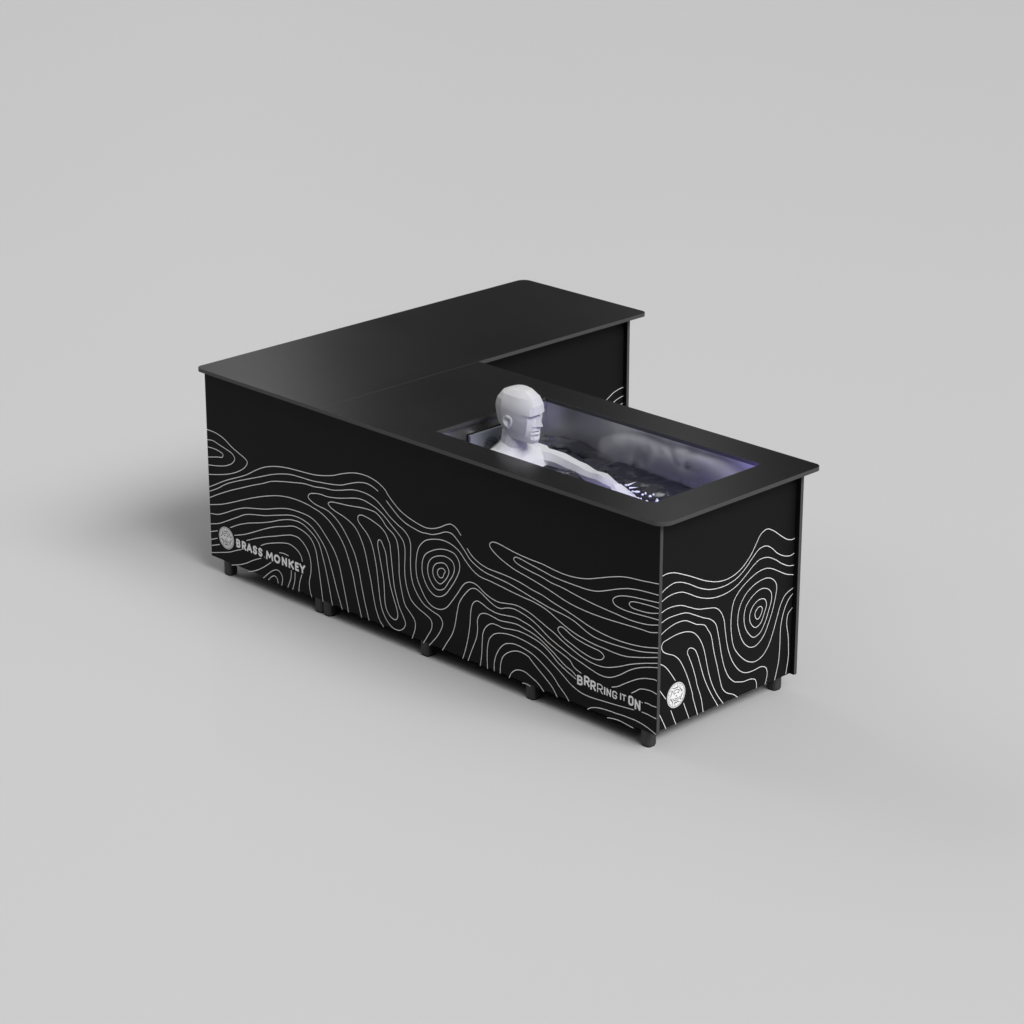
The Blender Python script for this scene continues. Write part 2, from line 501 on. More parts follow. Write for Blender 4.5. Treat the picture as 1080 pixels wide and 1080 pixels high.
def slab(name, outline, hole=None):
    bm = bmesh.new()
    loops = [outline] + ([hole] if hole else [])
    for lp in loops:
        vv = [bm.verts.new((x, y, ZT)) for x, y in lp]
        for i in range(len(vv)):
            bm.edges.new((vv[i], vv[(i + 1) % len(vv)]))
    bmesh.ops.triangle_fill(bm, use_beauty=True, use_dissolve=False, edges=bm.edges[:])
    bmesh.ops.recalc_face_normals(bm, faces=bm.faces[:])
    for f in bm.faces:
        if f.normal.z > 0: f.normal_flip()
    ext = bmesh.ops.extrude_face_region(bm, geom=bm.faces[:])
    bmesh.ops.translate(bm, vec=(0, 0, ZTOP - ZT), verts=[g for g in ext['geom'] if isinstance(g, bmesh.types.BMVert)])
    bmesh.ops.recalc_face_normals(bm, faces=bm.faces[:])
    sharp = [e_ for e_ in bm.edges if len(e_.link_faces) == 2 and abs(e_.calc_face_angle(0)) > 1.2 and
             (abs(e_.verts[0].co.z - ZTOP) < 1e-5 and abs(e_.verts[1].co.z - ZTOP) < 1e-5)]
    bmesh.ops.bevel(bm, geom=sharp, offset=0.0007, segments=2, affect='EDGES', profile=0.5)
    bm.normal_update()
    sh = Shapes()
    sh.add_bm(bm, lambda f: 1 if abs(f.normal.z) < 0.9 else 0)
    return link(name, sh.mesh(name), [M_TOP, M_EDGE], bench)


slab("countertop", rounded_outline(-L - 0.022, -1.8158, -0.030, H + 0.062, {'00': 0.030, '11': 0.032, '01': 0.045}))
ox0, ox1, oy0, oy1 = OPEN
slab("countertop", rounded_outline(-1.8142, 0.037, -0.030, W + 0.062, {'10': 0.055, '11': 0.032}),
     [(ox0, oy0), (ox0, oy1), (ox1, oy1), (ox1, oy0)])

# ---- feet: short square posts on a rubber pad
FOOT = 0.046


def foot_meshes():
    b = box_bm(-FOOT / 2, FOOT / 2, -FOOT / 2, FOOT / 2, 0.006, 0.075, 0.0)
    ve = [e_ for e_ in b.edges if abs(e_.verts[0].co.z - e_.verts[1].co.z) > 0.01]
    bmesh.ops.bevel(b, geom=ve, offset=0.012, segments=4, affect='EDGES', profile=0.5)
    p = box_bm(-FOOT / 2 + .002, FOOT / 2 - .002, -FOOT / 2 + .002, FOOT / 2 - .002, 0.0, 0.0058, 0.0)
    ve = [e_ for e_ in p.edges if abs(e_.verts[0].co.z - e_.verts[1].co.z) > 0.001]
    bmesh.ops.bevel(p, geom=ve, offset=0.012, segments=4, affect='EDGES', profile=0.5)
    return bm_mesh("foot", b), bm_mesh("pad", p)


fm, pm = foot_meshes()
fm.materials.append(M_FOOT)
pm.materials.append(M_RUBBER)
h2 = FOOT / 2
yf = 0.012 + h2
for fx, fy in [(-2.470 - h2 + 0.004, yf), (-1.875 - h2, yf), (-1.826 - h2 + 0.002, yf), (-1.238 - h2 + .002, yf), (-0.647 - h2 + 0.002, yf),
               (-0.047 - h2, yf), (-0.052 - h2, 0.734 + h2), (-0.647 - h2, 0.734 + h2), (-1.238 - h2, 0.734 + h2), (-1.826 - h2, 0.734 + h2),
               (-1.91 - h2, 0.90), (-1.91 - h2, H - 0.07), (-2.52 + h2, H - 0.07), (-2.52 + h2, 0.90)]:
    f = bpy.data.objects.new("foot", fm)
    COL.objects.link(f)
    f.parent = bench
    f.location = (fx, fy, -ZS)
    p = bpy.data.objects.new("rubber_pad", pm)
    COL.objects.link(p)
    p.parent = f

# dark underside boards that close the carcass
link("underside", bm_mesh("underside", box_bm(-1.80, -0.05, 0.03, 0.77, 0.06, 0.075)), M_INSIDE, bench)
link("underside", bm_mesh("underside", box_bm(-2.52, -1.91, 0.03, H - 0.03, 0.06, 0.075)), M_INSIDE, bench)


# ---- the steel basin under the opening
def basin():
    x0, x1, y0, y1, zb = -1.290, -0.118, 0.092, 0.733, 0.22
    bm = bmesh.new()
    t = 0.004
    box_bm(x0 - t, x0, y0 - t, y1 + t, zb, ZT - 0.001, bm=bm)
    box_bm(x1, x1 + t, y0 - t, y1 + t, zb, ZT - 0.001, bm=bm)
    box_bm(x0 + .0002, x1 - .0002, y0 - t, y0, zb, ZT - 0.001, bm=bm)
    box_bm(x0 + .0002, x1 - .0002, y1, y1 + t, zb, ZT - 0.001, bm=bm)
    box_bm(x0 + .0002, x1 - .0002, y0 + .0002, y1 - .0002, zb - t, zb, bm=bm)
    return link("basin", bm_mesh("basin", bm), M_STEEL, bench)


basin()
# lit strip that glows violet under the rim at the foot end and along the near side
bm = box_bm(-0.1260, -0.1190, 0.16, 0.70, 0.866, 0.876)
box_bm(-0.62, -0.16, 0.0930, 0.0990, 0.866, 0.876, bm=bm)
link("light_strip", bm_mesh("light_strip", bm), M_LED, bench)

# ---- metal cover plate at the head end with a round emblem
cover = link("cover_plate", bm_mesh("cover_plate", box_bm(-1.224, -1.210, 0.228, 0.610, 0.60, 0.868, 0.003, 2)), M_COVER, bench)
link("gap_shade_strip", bm_mesh("gap_shade_strip", box_bm(-1.2300, -1.2242, 0.2255, 0.6125, 0.60, 0.8708)), M_RUBBER, cover)  # added black strip that draws the shadow gap along the plate's edge
for by in (0.30, 0.51):
    link("bracket", bm_mesh("bracket", box_bm(-1.2895, -1.2302, by, by + 0.03, 0.62, 0.84)), M_STEEL, cover)


def disc(n, r, cx, cy):
    return [(cx + r * math.cos(2 * math.pi * k / n), cy + r * math.sin(2 * math.pi * k / n)) for k in range(n)]


def arc(cx, cy, r, a0, a1, n=10):
    return [(cx + r * math.cos(math.radians(a0 + (a1 - a0) * k / n)), cy + r * math.sin(math.radians(a0 + (a1 - a0) * k / n))) for k in range(n + 1)]


def emblem(name, parent, fn, cx, cy, r, m_disc, m_ink, solid=True):
    """Round crest: disc, rim line, broken ring with short rays, and small strokes inside."""
    sh = Shapes()
    d = 0.0010
    if solid:
        sh.add(disc(48, r, cx, cy), [tuple(range(48))], fn, 0, d)
    k = [0]

    def stroke(pts, w, closed=False):
        k[0] += 1
        v, f = ribbon(pts, w, closed)
        sh.add(v, f, fn, 1, d + 0.0004 + 0.00002 * k[0])
    stroke(disc(48, r * 0.92, cx, cy), r * 0.045, True)
    for j in range(6):
        a = 60 * j + 12
        stroke(arc(cx, cy, r * 0.60, a, a + 40, 8), r * 0.085)
        for q in (0, 40):
            an = math.radians(a + q)
            stroke([(cx + r * .60 * math.cos(an), cy + r * .60 * math.sin(an)), (cx + r * .76 * math.cos(an + .12), cy + r * .76 * math.sin(an + .12))], r * 0.06)
    for j in range(18):
        an = math.radians(20 * j + 4)
        stroke([(cx + r * .78 * math.cos(an), cy + r * .78 * math.sin(an)), (cx + r * .86 * math.cos(an), cy + r * .86 * math.sin(an))], r * 0.05)
    stroke(arc(cx, cy, r * 0.44, 30, 150, 10), r * 0.06)
    stroke(arc(cx, cy, r * 0.44, 205, 335, 10), r * 0.06)
    stroke(arc(cx - r * .16, cy + r * .12, r * 0.09, 20, 200, 6), r * 0.06)
    stroke(arc(cx + r * .16, cy + r * .12, r * 0.09, -20, 160, 6), r * 0.06)
    stroke([(cx - r * .05, cy - r * .02), (cx, cy - r * .10), (cx + r * .06, cy - r * .02)], r * 0.06)
    stroke(arc(cx, cy - r * .10, r * 0.20, 210, 330, 8), r * 0.07)
    return link(name, sh.mesh(name), [m_disc, m_ink], parent)


emblem("badge", front_panel, on_front, L - 2.466, 0.1635, 0.0495, M_PRINT, M_INK)
emblem("badge", end_panel, on_end, 0.1277, 0.1716, 0.0500, M_PRINT, M_INK)
emblem("emblem", cover, lambda u, v, d=0: Vector((-1.2100 + d, u, v)), 0.338, 0.800, 0.040, M_BLACKINK, M_BLACKINK, solid=False)

# ---- lettering, drawn as strokes in a unit box
GLYPH = {
    'B': [('c', [(0, 0), (0, 1), (.62, 1), (.92, .9), (.95, .68), (.7, .53), (1, .4), (1, .13), (.7, 0)]), ('o', [(0, .53), (.7, .53)])],
    'R': [('o', [(0, 0), (0, 1), (.65, 1), (.97, .88), (.97, .58), (.65, .44), (0, .44)]), ('o', [(.5, .44), (1, 0)])],
    'A': [('o', [(0, 0), (.5, 1), (1, 0)]), ('o', [(.2, .28), (.8, .28)])],
    'S': [('o', [(.95, .84), (.75, .98), (.5, 1), (.2, .96), (.04, .8), (.08, .62), (.3, .54), (.7, .46), (.93, .36), (.98, .2), (.8, .04), (.5, 0), (.22, .03), (0, .17)])],
    'M': [('o', [(0, 0), (.1, 1), (.5, .28), (.9, 1), (1, 0)])],
    'O': [('c', [(.5 + .5 * math.cos(math.pi * k / 12), .5 + .5 * math.sin(math.pi * k / 12)) for k in range(24)])],
    'N': [('o', [(0, 0), (0, 1), (1, 0), (1, 1)])],
    'K': [('o', [(0, 0), (0, 1)]), ('o', [(1, 1), (.05, .42)]), ('o', [(.32, .6), (1, 0)])],
    'E': [('o', [(1, 1), (0, 1), (0, 0), (1, 0)]), ('o', [(0, .51), (.88, .51)])],
    'Y': [('o', [(0, 1), (.5, .46), (1, 1)]), ('o', [(.5, .46), (.5, 0)])],
    'I': [('o', [(.5, 0), (.5, 1)])],
    'G': [('o', [(1, .80), (.98, .87), (.75, 1), (.25, 1), (0, .85), (0, .15), (.25, 0), (.75, 0), (1, .15), (1, .42), (.6, .42)])],
    'T': [('o', [(0, 1), (1, 1)]), ('o', [(.5, 1), (.5, 0)])],
    'Q': [('c', [(0, .15), (0, .85), (.25, 1), (.75, 1), (1, .85), (1, .15), (.75, 0), (.25, 0)])],
    '.': [('o', [(0, 0), (1, 0)])],
}


def lettering(name, parent, fn, items):
    """Each stroke segment is its own strip with round joins, every piece a hair above the one before."""
    sh = Shapes()
    for ch, x, z, w, h, t in items:
        k = 0
        pts_of = lambda p: Vector((x + t / 2 + p[0] * max(0.0, w - t), z + t / 2 + p[1] * max(0.0, h - t)))
        for kind, pts in GLYPH[ch]:
            P = [pts_of(p) for p in pts]
            n = len(P)
            for i in range(n if kind == 'c' else n - 1):
                a, b = P[i], P[(i + 1) % n]
                d = (b - a).normalized() * (t / 2)
                if kind == 'o' and i == 0: a = a - d
                if kind == 'o' and i == n - 2: b = b + d
                v, f = ribbon([a, b], t)
                sh.add(v, f, fn, 0, 0.0009 + 0.00006 * k)
                k += 1
            for i in range(n):
                if kind == 'c' or 0 < i < n - 1:
                    sh.add(disc(12, t / 2, P[i].x, P[i].y), [tuple(range(12))], fn, 0, 0.0009 + 0.00006 * k)
                    k += 1
    return link(name, sh.mesh(name), [M_PRINT], parent)


X0 = L - 2.401
brass = []
for ch, x, w in [('B', 0, 27), ('R', 37, 28), ('A', 68, 36), ('S', 110, 27), ('S', 145, 27), ('M', 194, 46), ('O', 247, 40), ('N', 296, 33),
                 ('K', 339, 33), ('E', 380, 23), ('Y', 408, 36)]:
    brass.append((ch, X0 + x / 1000, 0.141, w / 1000, 0.039, 0.0094))
brass.append(('.', X0 + 0.182, 0.144, 0.004, 0.004, 0.003))
lettering("lettering", front_panel, on_front, brass)
ring = []
for ch, x, z, w, h, t in [('B', -403, 136, 29, 39, 8), ('R', -368, 143.5, 30, 40, 8), ('R', -335, 136.5, 29, 39, 8), ('R', -300, 136, 29, 37, 4.5),
                          ('I', -266, 137, 9, 31, 7), ('N', -252, 137, 23, 31, 5.6), ('G', -222, 137, 24, 31, 5.2),
                          ('I', -184, 142.5, 7, 27, 5.5), ('T', -174, 143, 21, 26, 5), ('Q', -142, 136, 27, 39, 8), ('N', -110, 128.5, 29, 41, 8),
                          ('T', -79, 163, 4, 4, 1.2), ('N', -74, 163, 4, 4, 1.0)]:
    ring.append((ch, L + x / 1000, z / 1000, w / 1000, h / 1000, t / 1000))
lettering("lettering", front_panel, on_front, ring)


# ------------------------------------------------------------------ water in the bath
def wave(x, y):
    v = 0.0
    v += 0.0240 * noise.noise(Vector((x * 6.0 + 3.1, y * 9.0, 0.3)))
    v += 0.0100 * noise.noise(Vector((x * 14.0, y * 20.0, 4.7)))
    v += 0.0012 * noise.noise(Vector((x * 40.0, y * 50.0, 9.1)))
    return v


WZ = 0.742


def build_water():
    nx, ny = 190, 110
    x0, x1, y0, y1 = -1.2895, -0.1185, 0.0925, 0.7325
    V, F = [], []
    for j in range(ny + 1):
        for i in range(nx + 1):
            x = x0 + (x1 - x0) * i / nx
            y = y0 + (y1 - y0) * j / ny
            V.append((x, y, WZ + wave(x, y)))
    q = lambda i, j: j * (nx + 1) + i
    for j in range(ny):
        for i in range(nx):
            F.append((q(i, j), q(i + 1, j), q(i + 1, j + 1), q(i, j + 1)))
    rim = [q(i, 0) for i in range(nx + 1)] + [q(nx, j) for j in range(1, ny + 1)] + [q(i, ny) for i in range(nx - 1, -1, -1)] + [q(0, j) for j in range(ny - 1, 0, -1)]
    base = len(V)
    for k in rim:
        V.append((V[k][0], V[k][1], 0.225))
    n = len(rim)
    for k in range(n):
        F.append((rim[k], base + k, base + (k + 1) % n, rim[(k + 1) % n]))
    F.append(tuple(base + k for k in range(n - 1, -1, -1)))
    me = mesh_from("water", V, F)
    for p in me.polygons[:nx * ny]:
        p.use_smooth = True
    o = link("water", me, M_WATER, loc=(0, 0, ZS))
    o['kind'] = 'structure'
    return o


build_water()


# ------------------------------------------------------------------ splash where the hand breaks the water
def build_splash():
    bm = bmesh.new()
    rnd = random.Random(3)

    def blob(x, y, z, sx, sy, sz):
        r = bmesh.ops.create_icosphere(bm, subdivisions=2, radius=1.0)
        rot = Matrix.Rotation(rnd.uniform(0, 3.1), 3, 'Z')
        for v in r['verts']:
            n = 1 + 0.45 * noise.noise(v.co * 1.7 + Vector((x * 90, y * 70, 0)))
            v.co = rot @ Vector((v.co.x * sx * n, v.co.y * sy * n, v.co.z * sz * n)) + Vector((x, y, z))

    def spike(a, b, r):
        a, b = Vector(a), Vector(b)
        d = (b - a)
        m = d.to_track_quat('Z', 'Y').to_matrix()
        ring_ = [bm.verts.new(a + m @ Vector((r * math.cos(t * 1.2566), r * math.sin(t * 1.2566), 0))) for t in range(5)]
        tip = bm.verts.new(b)
        for t in range(5):
            bm.faces.new((ring_[t], ring_[(t + 1) % 5], tip))
    for x, y, sx, sy in SPLASH:
        blob(x, y, WZ + 0.012, sx, sy, 0.005)
    for a, b, r in SPIKES:
        spike(a, b, r)
    me = bm_mesh("splash", bm)
    for p in me.polygons: p.use_smooth = True
    o = link("splash", me, M_SPLASH, loc=(0, 0, ZS))
    o['kind'] = 'stuff'
    o['label'] = "white splash drops on the dark water by the near rim"
    o['category'] = "splash"


SPLASH = []
for x, y, s in [(-0.527, 0.452, 1.1), (-0.494, 0.461, .6), (-0.492, 0.442, .6), (-0.461, 0.450, 1.0), (-0.405, 0.428, 1.1), (-0.433, 0.401, .7), (-0.477, 0.401, .8),
                (-0.464, 0.403, .5), (-0.610, 0.475, .6), (-0.463, 0.471, .5), (-0.415, 0.440, .6)]:
    SPLASH.append((x, y, 0.009 * s, 0.006 * s))
SPIKES = [((-0.565, 0.435, 0.775), (-0.545, 0.468, 0.788), 0.004), ((-0.545, 0.425, 0.772), (-0.515, 0.445, 0.778), 0.004), ((-0.520, 0.412, 0.768), (-0.488, 0.424, 0.770), 0.004)]
build_splash()


# ------------------------------------------------------------------ the faceted figure in the water
# half profile rings, centimetres: x forward, y to the side, z up from the chin; c0 front centre ... c8 back centre
HEAD = [
    [(8.6, 0, 0), (8.3, 1.6, 0), (7.2, 2.9, .2), (5.0, 4.3, .9), (2.0, 5.5, 2.2), (-.5, 6.0, 3.9), (-3.5, 5.5, 4.6), (-6.2, 3.8, 4.8), (-7.2, 0, 4.8)],
    [(9.5, 0, 1.7), (9.1, 1.7, 1.7), (7.8, 3.2, 2.0), (5.8, 4.8, 2.9), (2.5, 6.0, 4.2), (-.5, 6.5, 6.0), (-4.0, 6.1, 6.4), (-7.0, 4.3, 6.6), (-8.2, 0, 6.6)],
    [(8.9, 0, 3.5), (8.6, 1.8, 3.5), (7.8, 3.5, 3.6), (6.2, 5.1, 4.2), (3.0, 6.4, 5.6), (-.4, 6.8, 7.4), (-4.3, 6.6, 7.8), (-7.7, 4.8, 8.0), (-9.0, 0, 8.0)],
    [(10.0, 0, 4.3), (9.4, 1.7, 4.4), (8.0, 3.5, 4.5), (6.5, 5.3, 5.2), (3.2, 6.5, 6.4), (-.3, 7.0, 8.2), (-4.4, 6.8, 8.8), (-8.0, 5.0, 9.0), (-9.4, 0, 9.0)],
    [(9.1, 0, 5.2), (8.8, 2.0, 5.2), (8.0, 3.6, 5.2), (6.8, 5.4, 6.0), (3.4, 6.6, 7.2), (-.2, 7.1, 9.0), (-4.5, 7.0, 9.8), (-8.3, 5.1, 10.0), (-9.8, 0, 10.0)],
    [(10.2, 0, 6.0), (9.5, 1.6, 6.0), (8.2, 3.5, 6.1), (7.1, 5.5, 6.9), (3.6, 6.7, 8.1), (-.1, 7.2, 10.0), (-4.6, 7.1, 11.0), (-8.5, 5.2, 11.2), (-10.1, 0, 11.2)],
    [(9.6, 0, 7.3), (9.2, 1.5, 7.2), (8.3, 3.3, 7.2), (7.3, 5.6, 8.1), (3.8, 6.8, 9.2), (0, 7.3, 11.2), (-4.7, 7.2, 12.2), (-8.7, 5.3, 12.4), (-10.4, 0, 12.4)],
    [(12.0, 0, 8.0), (9.8, 1.8, 7.9), (8.4, 3.0, 8.1), (7.5, 5.7, 9.3), (4.0, 6.9, 10.2), (0, 7.4, 12.0), (-4.7, 7.4, 13.2), (-8.8, 5.4, 13.4), (-10.6, 0, 13.4)],
    [(11.1, 0, 9.9), (9.2, 1.3, 9.7), (8.4, 3.2, 9.7), (7.7, 5.7, 10.5), (4.2, 6.9, 11.1), (0, 7.5, 12.8), (-4.7, 7.5, 14.2), (-8.9, 5.5, 14.4), (-10.7, 0, 14.4)],
    [(10.0, 0, 11.9), (8.5, 1.1, 11.7), (8.2, 3.3, 11.6), (7.7, 5.6, 11.8), (4.5, 6.9, 12.1), (0, 7.6, 13.6), (-4.7, 7.6, 15.1), (-8.9, 5.5, 15.3), (-10.8, 0, 15.3)],
    [(9.9, 0, 12.6), (8.5, 1.5, 12.7), (8.2, 3.5, 12.8), (7.7, 5.55, 12.7), (4.6, 7.0, 13.0), (0, 7.65, 14.4), (-4.6, 7.6, 15.8), (-8.9, 5.5, 16.1), (-10.7, 0, 16.1)],
    [(10.7, 0, 13.2), (10.5, 1.7, 13.5), (10.1, 3.7, 13.4), (8.9, 5.5, 13.1), (4.8, 7.0, 14.2), (0, 7.7, 15.3), (-4.6, 7.6, 16.6), (-8.8, 5.4, 16.9), (-10.6, 0, 16.9)],
    [(10.2, 0, 17.0), (10.1, 1.8, 17.0), (9.7, 3.6, 17.0), (8.5, 5.0, 16.9), (4.2, 6.8, 17.4), (-.2, 7.3, 18.2), (-4.5, 7.2, 18.9), (-8.3, 5.0, 19.2), (-9.9, 0, 19.2)],
    [(8.5, 0, 20.4), (8.4, 1.8, 20.4), (8.0, 3.2, 20.3), (6.9, 4.3, 20.1), (2.8, 5.8, 20.6), (-.8, 6.1, 21.1), (-4.3, 5.8, 21.4), (-6.9, 3.9, 21.4), (-8.3, 0, 21.4)],
    [(4.8, 0, 23.1), (4.7, 1.5, 23.1), (4.3, 2.6, 23.0), (3.3, 3.4, 22.8), (.8, 4.0, 23.0), (-1.2, 4.0, 23.1), (-3.2, 3.6, 23.0), (-4.6, 2.4, 22.8), (-5.3, 0, 22.8)],
]
NECK = [  # from the jaw downwards, becoming shoulders, chest, waist and hips
    [(3.0, 0, .6), (2.7, 1.6, .7), (2.0, 3.1, .9), (.6, 4.6, 1.3), (-1.3, 5.3, 2.0), (-3.0, 5.5, 3.2), (-5.2, 5.0, 4.0), (-6.9, 3.4, 4.3), (-7.6, 0, 4.3)],
    [(1.8, 0, -3.2), (1.6, 1.5, -3.2), (1.0, 3.2, -3.0), (-.4, 4.9, -2.6), (-2.0, 5.6, -2.0), (-3.6, 5.8, -1.2), (-5.6, 5.4, -.8), (-7.4, 3.6, -.6), (-8.2, 0, -.6)],
    [(2.4, 0, -7.4), (2.6, 1.6, -7.2), (2.4, 4.0, -6.6), (1.0, 7.0, -5.6), (-1.2, 8.6, -4.6), (-3.6, 8.8, -3.8), (-6.2, 8.0, -3.2), (-8.6, 5.0, -2.8), (-9.6, 0, -2.6)],
    [(4.6, 0, -10.0), (4.8, 3.0, -9.6), (4.6, 8.0, -9.0), (2.6, 13.5, -8.2), (-.6, 16.5, -7.4), (-3.6, 16.8, -6.6), (-6.6, 15.0, -6.0), (-9.6, 8.5, -5.6), (-10.4, 0, -5.6)],
    [(8.2, 0, -20), (8.6, 4, -19.6), (8.2, 10, -19), (5.6, 15.5, -18), (1, 18.2, -17), (-3.6, 18.6, -16), (-8, 16.5, -16), (-11, 9, -16), (-11.4, 0, -16)],
    [(7.6, 0, -36), (7.4, 4, -36), (6.4, 9, -36), (3.6, 12.8, -36), (0, 14.4, -36), (-3.6, 14.4, -36), (-7.4, 12.6, -36), (-10, 7, -36), (-10.2, 0, -36)],
    [(8.0, 0, -50), (7.8, 5, -50), (6.8, 11, -50), (4, 15.4, -50), (0, 17, -50), (-4, 17, -50), (-8, 15, -50), (-11, 8, -50), (-11.6, 0, -50)],
]


def loft(rings, cap_first=None, cap_last=None):
    V, F = [], []
    n = len(rings[0])
    for r in rings: V += [Vector(v) for v in r]
    for i in range(len(rings) - 1):
        for j in range(n):
            k = (j + 1) % n
            F.append((i * n + j, i * n + k, (i + 1) * n + k, (i + 1) * n + j))
    for which, i in ((cap_first, 0), (cap_last, len(rings) - 1)):
        c = len(V)
        V.append(Vector(which) if which is not None else sum((Vector(v) for v in rings[i]), Vector()) / n)
        for j in range(n):
            k = (j + 1) % n
            F.append((i * n + k, i * n + j, c) if i == 0 else (i * n + j, i * n + k, c))
    return V, F


def to_bm(V, F):
    bm = bmesh.new()
    vv = [bm.verts.new(v) for v in V]
    for f in F: bm.faces.new([vv[i] for i in f])
    bmesh.ops.recalc_face_normals(bm, faces=bm.faces[:])
    return bm


HEAD_YAW = math.radians(10)
TORSO_YAW = math.radians(-14)
FIG = 0.915
CHIN = Vector((-1.118, 0.378, 0.846))     # neck axis foot of the head frame


def full_ring(half, ang):
    pts = [half[0]] + [half[i] for i in range(1, 8)] + [half[8]] + [(half[i][0], -half[i][1], half[i][2]) for i in range(7, 0, -1)]
    R = Matrix.Rotation(ang, 3, 'Z')
    piv = Vector((-3.0, 0, 0))
    return [CHIN + (R @ (Vector(p) - piv)) * 0.01 * FIG for p in pts]


def head_torso():
    rings = []
    for i, r in enumerate(reversed(NECK)):
        a = TORSO_YAW if i < 4 else (TORSO_YAW * 0.4 if i == 4 else HEAD_YAW * 0.5 if i == 5 else HEAD_YAW)
        rings.append(full_ring(r, a))
    for r in HEAD: rings.append(full_ring(r, HEAD_YAW))
    R = Matrix.Rotation(HEAD_YAW, 3, 'Z')
    top = CHIN + (R @ Vector((2.6, 0, 23.7))) * 0.01 * FIG
    V, F = loft(rings, None, top)
    return to_bm(V, F)


def tube(path, sides=8, twist=0.3, squash=1.0, jitter=0.0):
    rj = random.Random(11)
    """Tapered tube along [(point, radius)], closed at both ends by rounded tips."""
    P = [Vector(p) for p, r in path]
    R = [r for p, r in path]
    rings = []
    up = Vector((0, 0, 1))
    for i, p in enumerate(P):
        d = (P[min(i + 1, len(P) - 1)] - P[max(i - 1, 0)]).normalized()
        s = d.cross(up if abs(d.z) < 0.9 else Vector((1, 0, 0))).normalized()
        u = s.cross(d).normalized()
        rings.append([p + (s * math.cos(2 * math.pi * k / sides + twist) + u * squash * math.sin(2 * math.pi * k / sides + twist)) * (R[i] + rj.uniform(-jitter, jitter)) for k in range(sides)])
    d0, d1 = (P[0] - P[1]).normalized(), (P[-1] - P[-2]).normalized()
    return to_bm(*loft(rings, P[0] + d0 * R[0] * 0.5, P[-1] + d1 * R[-1] * 0.7))


def ear(side):
    R = Matrix.Rotation(HEAD_YAW, 3, 'Z')
    prof = [(-.9, 6.6), (.4, 8.2), (1.0, 10.2), (.6, 11.8), (-1.4, 12.6), (-3.3, 11.9), (-3.8, 10.2), (-2.7, 8.2)]
    piv = Vector((-3.0, 0, 0))

    def P(x, z, y): return CHIN + (R @ (Vector((x, side * y, z)) - piv)) * 0.01 * FIG
    cx, cz = -1.3, 9.9
    r0 = [P(x * .9, z, 6.4) for x, z in prof]
    r1 = [P(x, z, 7.75 + (0.55 if x < -1 else 0.0)) for x, z in prof]
    r2 = [P(cx + (x - cx) * .72, cz + (z - cz) * .74, 7.9 + (0.5 if x < -1 else 0.0)) for x, z in prof]
    V, F = loft([r0, r1, r2], P(cx, cz, 6.3), P(cx + .3, cz - .2, 7.4))
    return to_bm(V, F)


def hand(wrist, direction, palm_n, side):
    """Palm and five bent fingers leaving it."""
    d = Vector(direction).normalized()
    n = Vector(palm_n).normalized()
    s = d.cross(n).normalized() * side
    w = Vector(wrist)
    parts = []
    rings = []
    for t, hw, th in ((0, .026, .018), (.03, .036, .016), (.075, .041, .014), (.095, .038, .011)):
        c = w + d * t
        rings.append([c + s * (hw * a) + n * (th * b) for a, b in ((1, .3), (.6, 1), (-.6, 1), (-1, .3), (-1, -.4), (-.6, -1), (.6, -1), (1, -.4))])
    parts.append(to_bm(*loft(rings)))
    for k, (off, ln) in enumerate(((.030, .072), (.010, .080), (-.010, .074), (-.029, .058))):
        a = w + d * .085 + s * off
        b = a + d * ln * .45 + s * off * .22 - n * .004
        c = b + d * ln * .32 + s * off * .12 - n * .012
        e_ = c + d * ln * .20 - n * .016
        parts.append(tube([(a, .0095), (b, .0088), (c, .0078), (e_, .0062)], 6))
    a = w + d * .022 + s * .030
    b = a + d * .030 + s * .022 - n * .006
    c = b + d * .030 + s * .008 - n * .008
    parts.append(tube([(a, .012), (b, .0105), (c, .008)], 6))
    return parts


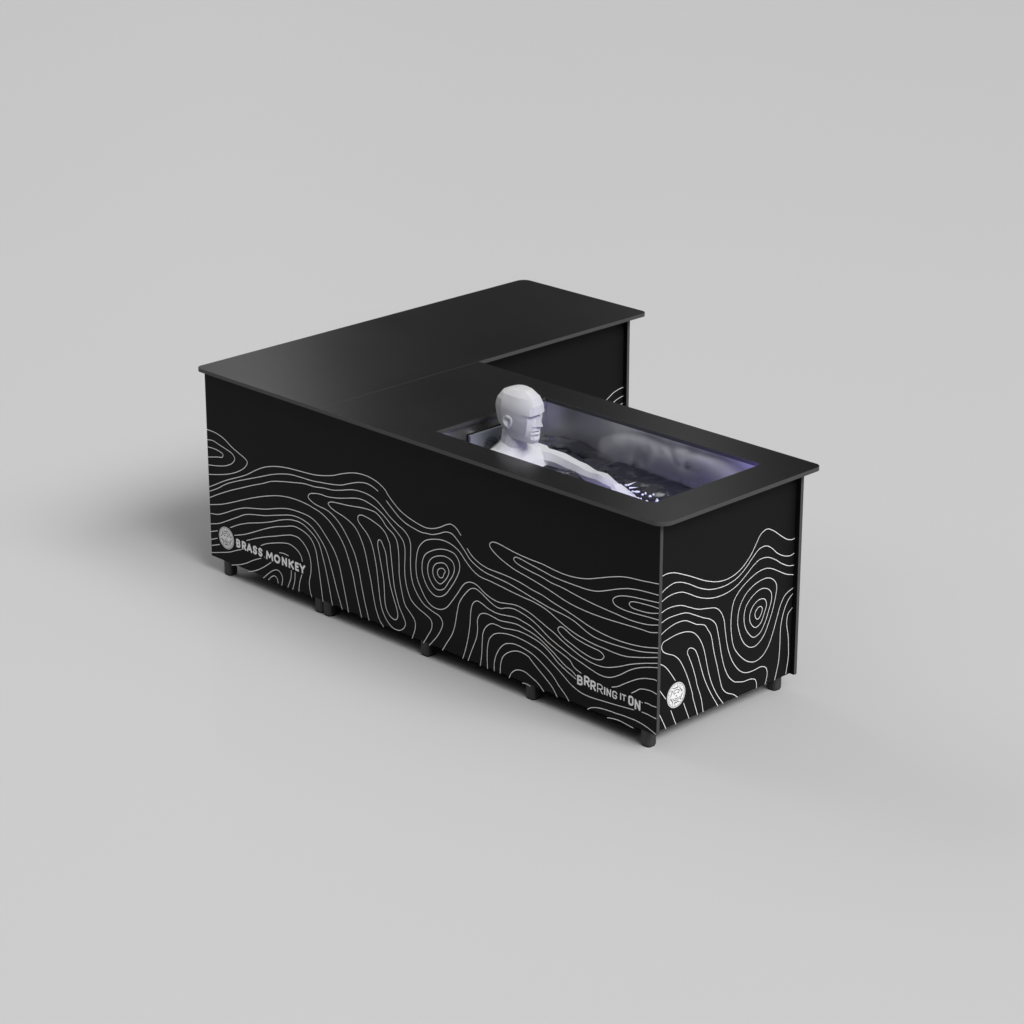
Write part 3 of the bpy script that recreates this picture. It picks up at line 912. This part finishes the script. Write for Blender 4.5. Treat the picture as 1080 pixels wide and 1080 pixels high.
def figure():
    base = head_torso()
    adds = [ear(1), ear(-1)]
    # the arm reaching forward over the water
    LW = Vector((-0.600, 0.418, 0.755))
    adds.append(tube([((-1.130, 0.440, 0.744), .044), ((-1.075, 0.488, 0.745), .050), ((-1.025, 0.506, 0.743), .047), ((-0.970, 0.506, 0.743), .041), ((-0.915, 0.498, 0.741), .037), ((-0.860, 0.486, 0.743), .035),
                      ((-0.805, 0.472, 0.745), .033), ((-0.760, 0.462, 0.748), .033), ((-0.710, 0.449, 0.755), .033), ((-0.650, 0.431, 0.757), .027), (LW, .021)], 9, jitter=0.0045))
    adds += hand(LW - Vector((.008, -.003, 0)), (0.92, -0.32, -0.12), (0.1, 0.05, 1), 1)
    # the other arm, lower and mostly behind the near rim
    RW = Vector((-0.74, 0.205, 0.700))
    adds.append(tube([((-1.155, 0.235, 0.755), .048), ((-1.140, 0.205, 0.755), .050), ((-1.080, 0.185, 0.715), .044), ((-0.960, 0.170, 0.655), .038), ((-0.930, 0.170, 0.650), .038),
                      ((-0.84, 0.185, 0.675), .034), (RW, .023)], 9))
    adds += hand(RW - Vector((.008, 0, 0)), (0.97, 0.1, 0.1), (0, 0.2, 1), -1)
    # legs stretched out along the bath under the water
    for y0, y1 in ((.29, .30), (.45, .47)):
        adds.append(tube([((-1.13, y0, .36), .085), ((-.98, y0, .40), .085), ((-.72, y1, .50), .062), ((-.64, y1, .515), .058), ((-.56, y1, .47), .055), ((-.40, y1, .35), .046), ((-.28, y1, .275), .034),
                          ((-.235, y1, .275), .032), ((-.20, y1, .34), .028), ((-.19, y1, .41), .020)], 9))
    objs = []
    for i, b in enumerate([base] + adds):
        o = bpy.data.objects.new("piece", bm_mesh("piece", b))
        COL.objects.link(o)
        objs.append(o)
    a = objs[0]
    for o in objs[1:]:
        md = a.modifiers.new("u", 'BOOLEAN')
        md.operation = 'UNION'
        md.solver = 'EXACT'
        md.object = o
    dg = bpy.context.evaluated_depsgraph_get()
    me = bpy.data.meshes.new_from_object(a.evaluated_get(dg))
    for o in objs:
        bpy.data.objects.remove(o)
    me.materials.clear()
    foot = Vector((-1.0, 0.38, 0.226))
    for v in me.vertices: v.co -= foot
    for p in me.polygons: p.use_smooth = True
    me.set_sharp_from_angle(angle=math.radians(19))
    me.name = "mannequin"
    o = link("mannequin", me, M_SKIN, loc=foot + Vector((0, 0, ZS)))
    o['label'] = "pale faceted bald mannequin sitting in the bath with one arm stretched over the water"
    o['category'] = "mannequin"
    return o


figure()


# ------------------------------------------------------------------ cold mist along the far wall, also supplying the wall's bright reflection
def build_mist():
    m = bpy.data.materials.new("mist")
    m.use_nodes = True
    n, l = m.node_tree.nodes, m.node_tree.links
    n.clear()
    out = n.new('ShaderNodeOutputMaterial')
    vol = n.new('ShaderNodeVolumePrincipled')
    vol.inputs['Color'].default_value = (0.9, 0.9, 0.95, 1)
    tc = n.new('ShaderNodeTexCoord')
    nz = n.new('ShaderNodeTexNoise')
    nz.inputs['Scale'].default_value = 9.0
    nz.inputs['Detail'].default_value = 5
    nz.inputs['Distortion'].default_value = 0.8
    mr = n.new('ShaderNodeMapRange')
    mr.inputs['From Min'].default_value = 0.38
    mr.inputs['From Max'].default_value = 0.60
    mr.inputs['To Min'].default_value = 0.0
    mr.inputs['To Max'].default_value = MIST
    l.new(tc.outputs['Object'], nz.inputs['Vector'])
    l.new(nz.outputs['Fac'], mr.inputs['Value'])
    # fade towards the ends and sides of the patch
    gr = n.new('ShaderNodeTexCoord')
    mp = n.new('ShaderNodeMapping')
    mp.inputs['Location'].default_value = (-1, -0.2, -0.27)
    mp.inputs['Scale'].default_value = (2, 0.4, 1.12)
    ln = n.new('ShaderNodeVectorMath'); ln.operation = 'LENGTH'
    fr = n.new('ShaderNodeMapRange')
    fr.inputs['From Min'].default_value = 1.08
    fr.inputs['From Max'].default_value = 0.50
    mu = n.new('ShaderNodeMath'); mu.operation = 'MULTIPLY'
    l.new(gr.outputs['Generated'], mp.inputs['Vector'])
    l.new(mp.outputs[0], ln.inputs[0])
    l.new(ln.outputs['Value'], fr.inputs['Value'])
    l.new(mr.outputs[0], mu.inputs[0])
    l.new(fr.outputs[0], mu.inputs[1])
    l.new(mu.outputs[0], vol.inputs['Density'])
    l.new(vol.outputs[0], out.inputs['Volume'])
    c = Vector((-0.530, 0.695, 0.806))
    sx, sy, sz = 0.410, 0.036, 0.066
    o = link("mist", bm_mesh("mist", box_bm(-sx, sx, -sy, sy, -sz, sz)), m, loc=c + Vector((0, 0, ZS)))
    o['kind'] = 'stuff'
    o['label'] = "thin pale cold mist drifting over the water at the bath's foot end"
    o['category'] = "mist"


MIST = 60.0
build_mist()
